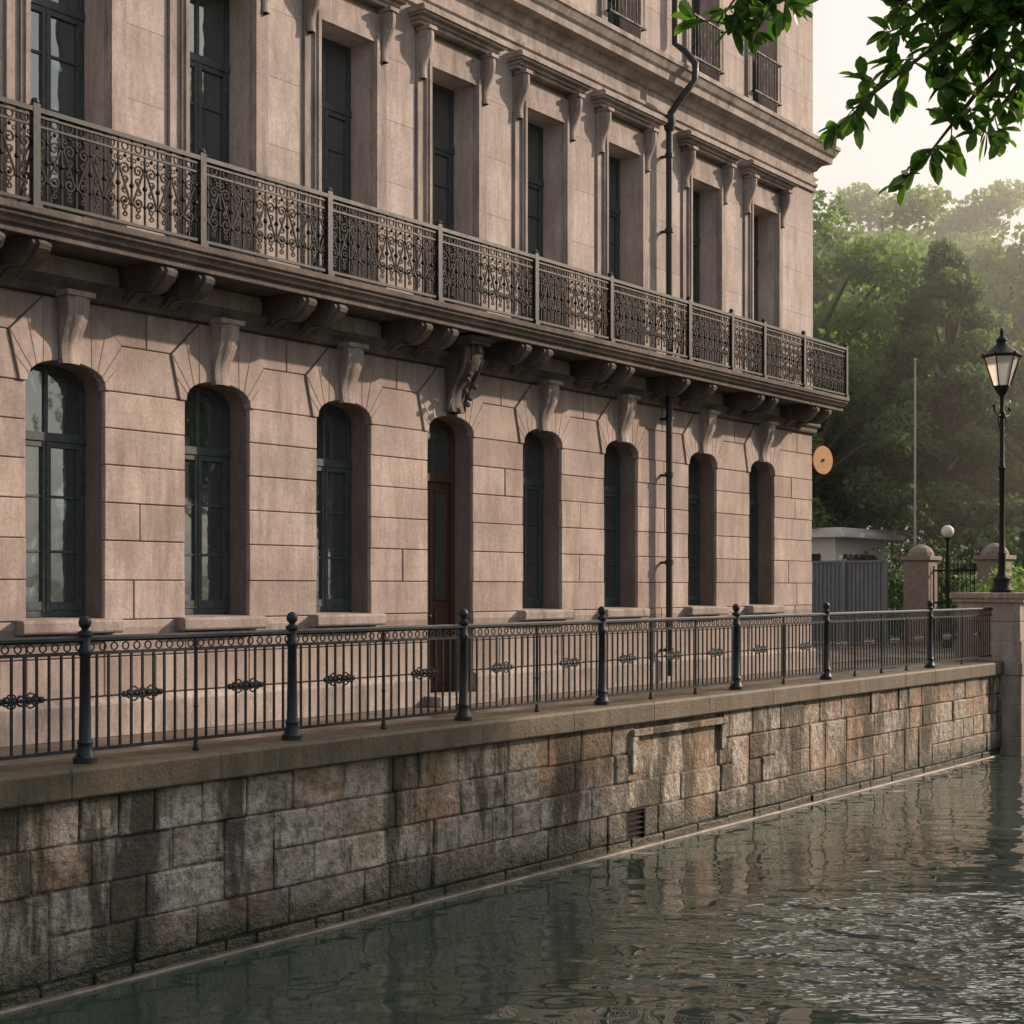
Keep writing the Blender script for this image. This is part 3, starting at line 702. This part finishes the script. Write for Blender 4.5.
# shrubs
def shrub(name,x,y,rx,ry_,h,n,mat,z=0,l0=.08,l1=.18):
    C=rng.normal(size=(n,3)); C/=np.linalg.norm(C,axis=1)[:,None]; C*=rng.random((n,1))**.3
    C=C*np.array([rx,ry_,h*.55])*(1+.25*np.sin(C*9+x)); C[:,2]+=h*.45; C+=np.array([x,y,z]); C=C[C[:,2]>z]
    V,F,t=leaves_np(C,.4+rng.normal(0,.2,len(C)),l0,l1); me=mesh_np(name,V,F,t,mat); o=bpy.data.objects.new(name,me); COL.objects.link(o)
shrub('shrub',36.5,-.2,1.6,1.1,1.9,5000,M_leafA); shrub('shrub',41,1.2,1.5,2.2,2.2,7000,M_leafB); shrub('shrub',43,4.5,1.5,3.,2.6,8000,M_leafB); shrub('shrub',52,9,2.,7.,4.5,16000,M_leafB); shrub('shrub',56,6,2.,5.,6,12000,M_leafA)
for (x,y,ry2,h) in ((48,2.5,4,4.2),(68,14,12,8),(72,4,10,8),(92,24,18,11)): shrub('tree_belt' if h>6 else 'shrub',x,y,2.6,ry2,h,16000,M_leafB,0,.2,.5)
# overhanging tree on the near bank
OT=empty('overhanging_tree'); tb=MB()
tb.tube([(6.9,-15.2,-.1),(6.8,-15.1,.6),(6.7,-15,2.2),(6.5,-14.7,3.6),(6.6,-14.6,5.2),(6.9,-14.8,7)],[.32,.24,.2,.17,.12,.05],10)
tb.tube([(6.5,-14.7,3.5),(6.1,-13.6,4.3),(5.6,-12.4,4.4),(5.25,-11.5,4.1)],[.1,.07,.045,.03],8)
sprigs=[[(5.25,-11.5,4.1),(4.82,-10.76,4.0),(4.53,-10.35,3.72),(4.40,-10.17,3.42)],
 [(4.82,-10.76,4.0),(4.57,-10.39,3.72),(4.50,-10.30,3.45)],
 [(5.25,-11.5,4.1),(5.047,-11.03,3.60),(4.845,-10.77,3.36),(4.67,-10.53,3.13)],
 [(5.25,-11.5,4.1),(5.067,-11.056,3.45),(4.916,-10.857,3.18),(4.80,-10.70,2.93)],
 [(5.25,-11.5,4.1),(5.027,-11.004,3.70),(4.88,-10.81,3.56),(4.76,-10.63,3.48)],
 [(5.25,-11.5,4.1),(5.087,-11.083,3.40),(5.0,-10.96,3.2),(4.926,-10.871,3.05)],
 [(5.25,-11.5,4.1),(5.04,-11.02,3.55),(4.93,-10.87,3.36),(4.84,-10.75,3.2)],
 [(5.25,-11.5,4.1),(5.10,-11.1,3.6),(4.98,-10.93,3.42),(4.90,-10.83,3.28)],
 [(5.25,-11.5,4.1),(5.06,-11.05,3.65),(4.95,-10.90,3.5),(4.87,-10.79,3.42)],
 [(5.25,-11.5,4.1),(5.0,-10.97,3.72),(4.84,-10.75,3.52),(4.75,-10.63,3.36)]]
lv=[];lt=[];lf=[]
def leaf(p,d,nrm,l,w,t):
    d=d.normalized(); sdir=d.cross(nrm).normalized(); nrm=sdir.cross(d)
    o=len(lv); prof=[(0,.0),(.12,.16),(.35,.40),(.6,.52),(.83,.38),(1,.0)]
    for (s,ww) in prof:
        dr=-.14*s*s*l
        c=p+d*l*s+Vector((0,0,dr)); lv.append(c); lv.append(c+sdir*w*ww+nrm*w*ww*.3); lv.append(c-sdir*w*ww+nrm*w*ww*.3)
    for i in range(5):
        a=o+i*3; lf.append((a,a+3,a+4,a+1)); lf.append((a,a+2,a+5,a+3)); lt.extend([t,t])
def rv(): return Vector(rng.normal(size=3))
for sp in sprigs:
    P_=[Vector(p) for p in sp]; tb.tube(P_,[.014]+[.008]*(len(P_)-2)+[.003],5)
    ln=[(P_[i+1]-P_[i]).length for i in range(len(P_)-1)]; tot=sum(ln); s=.12*tot
    while s<tot:
        q=s; i=0
        while i<len(ln)-1 and q>ln[i]: q-=ln[i]; i+=1
        p=P_[i].lerp(P_[i+1],min(1,q/ln[i])); d0=(P_[i+1]-P_[i]).normalized()
        for sgn in (-1,1):
            td=(d0*.6+rv()*.55+Vector((0,0,-.1))).normalized(); L_=rng.uniform(.03,.11); e=p+td*L_
            tb.tube([p,e],.0025,4)
            for k in range(int(rng.integers(5,9))):
                dd=(td*.55+rv()*.6+Vector((0,0,-.15))); nn=Vector((0,0,1))+rv()*.5
                leaf(p.lerp(e,rng.uniform(.4,1)),dd,nn,rng.uniform(.06,.105),rng.uniform(.032,.045),float(np.clip(rng.normal(.45,.25),0,1)))
        s+=rng.uniform(.055,.09)
me=bpy.data.meshes.new('leaves'); me.from_pydata(lv,[],lf); a=me.attributes.new('tint','FLOAT','FACE'); a.data.foreach_set('value',lt); me.materials.append(M_leafN)
o=bpy.data.objects.new('leaves',me); COL.objects.link(o); o.parent=OT
tb.obj('trunk_and_branches',M_bark,OT,0,True)
C=rng.normal(size=(9000,3)); C/=np.linalg.norm(C,axis=1)[:,None]; C=C*rng.random((9000,1))**.4*np.array([2.6,2.2,1.6])*(1+.2*np.sin(C*7))+np.array([7.4,-15.6,7.2])
V,F_,t=leaves_np(C,.4+rng.normal(0,.2,9000),.1,.18); o=bpy.data.objects.new('crown',mesh_np('crown',V,F_,t,M_leafN)); COL.objects.link(o); o.parent=OT
# morning mist hanging in the park behind the building (a real thin volume)
mm=bpy.data.materials.new('mist'); mm.use_nodes=True; N=mm.node_tree.nodes; N.remove(N['Principled BSDF'])
vs_=N.new('ShaderNodeVolumeScatter'); vs_.inputs['Color'].default_value=(1,.95,.88,1); vs_.inputs['Density'].default_value=.0115; vs_.inputs['Anisotropy'].default_value=.35
mm.node_tree.links.new(vs_.outputs[0],N['Material Output'].inputs['Volume'])
mi=MB(); mi.box(42,130,1.5,60,.05,26,.5); mi.obj('morning_mist',mm)
# ---------------------------------------------------------------- light
az=math.radians(121); el=math.radians(26)
sd=Vector((math.sin(az)*math.cos(el),math.cos(az)*math.cos(el),math.sin(el)))
sun=bpy.data.lights.new('sun','SUN'); sun.energy=5.0; sun.angle=math.radians(1.0); sun.color=(1,.77,.59)
so=bpy.data.objects.new('sun',sun); COL.objects.link(so); so.rotation_euler=sd.to_track_quat('Z','Y').to_euler()
w=bpy.data.worlds.new('World'); S.world=w; w.use_nodes=True; N=w.node_tree.nodes; L=w.node_tree.links
sk=N.new('ShaderNodeTexSky'); sk.sky_type='NISHITA'; sk.sun_disc=False; sk.sun_elevation=el; sk.sun_rotation=az; sk.dust_density=4; sk.air_density=1.2; sk.ozone_density=1
# morning haze: cream and brightest towards the east, dimmer and cooler elsewhere
tcw=N.new('ShaderNodeTexCoord').outputs['Generated']
def dot(v):
    dt=N.new('ShaderNodeVectorMath'); dt.operation='DOT_PRODUCT'; L.new(tcw,dt.inputs[0]); dt.inputs[1].default_value=Vector(v).normalized(); return dt.outputs['Value']
hz=ramp(N,L,dot((.93,.22,.2)),[(0,(.50,.50,.52)),(.45,(.58,.565,.565)),(1,(1,.89,.80))])
hs=N.new('ShaderNodeVectorMath'); hs.operation='SCALE'; L.new(hz,hs.inputs[0]); hs.inputs[3].default_value=8.6
added_glow=ramp(N,L,dot((.80,.02,.60)),[(.91,(0,0,0)),(1,(1,.9,.8))])  # added bright lobe above the view, put in so the ripples sparkle
gs2=N.new('ShaderNodeVectorMath'); gs2.operation='SCALE'; L.new(added_glow,gs2.inputs[0]); gs2.inputs[3].default_value=30.0
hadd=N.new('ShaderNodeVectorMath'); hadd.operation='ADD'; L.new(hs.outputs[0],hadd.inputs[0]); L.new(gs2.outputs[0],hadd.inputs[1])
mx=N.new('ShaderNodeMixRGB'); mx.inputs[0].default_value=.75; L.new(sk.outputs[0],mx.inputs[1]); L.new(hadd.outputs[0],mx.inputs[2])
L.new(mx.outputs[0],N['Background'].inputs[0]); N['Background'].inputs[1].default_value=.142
S.view_settings.view_transform='Standard'; S.view_settings.look='None'; S.view_settings.exposure=0
# ---------------------------------------------------------------- camera
cam=bpy.data.cameras.new('camera'); cam.sensor_width=36; cam.lens=36*1500/1024; cam.shift_y=75/1024; cam.clip_end=1500; cam.clip_start=.05
co=bpy.data.objects.new('camera',cam); COL.objects.link(co); co.location=(0,-12.65,1.54)
co.rotation_euler=(math.radians(90),0,math.radians(37.19-90)); S.camera=co
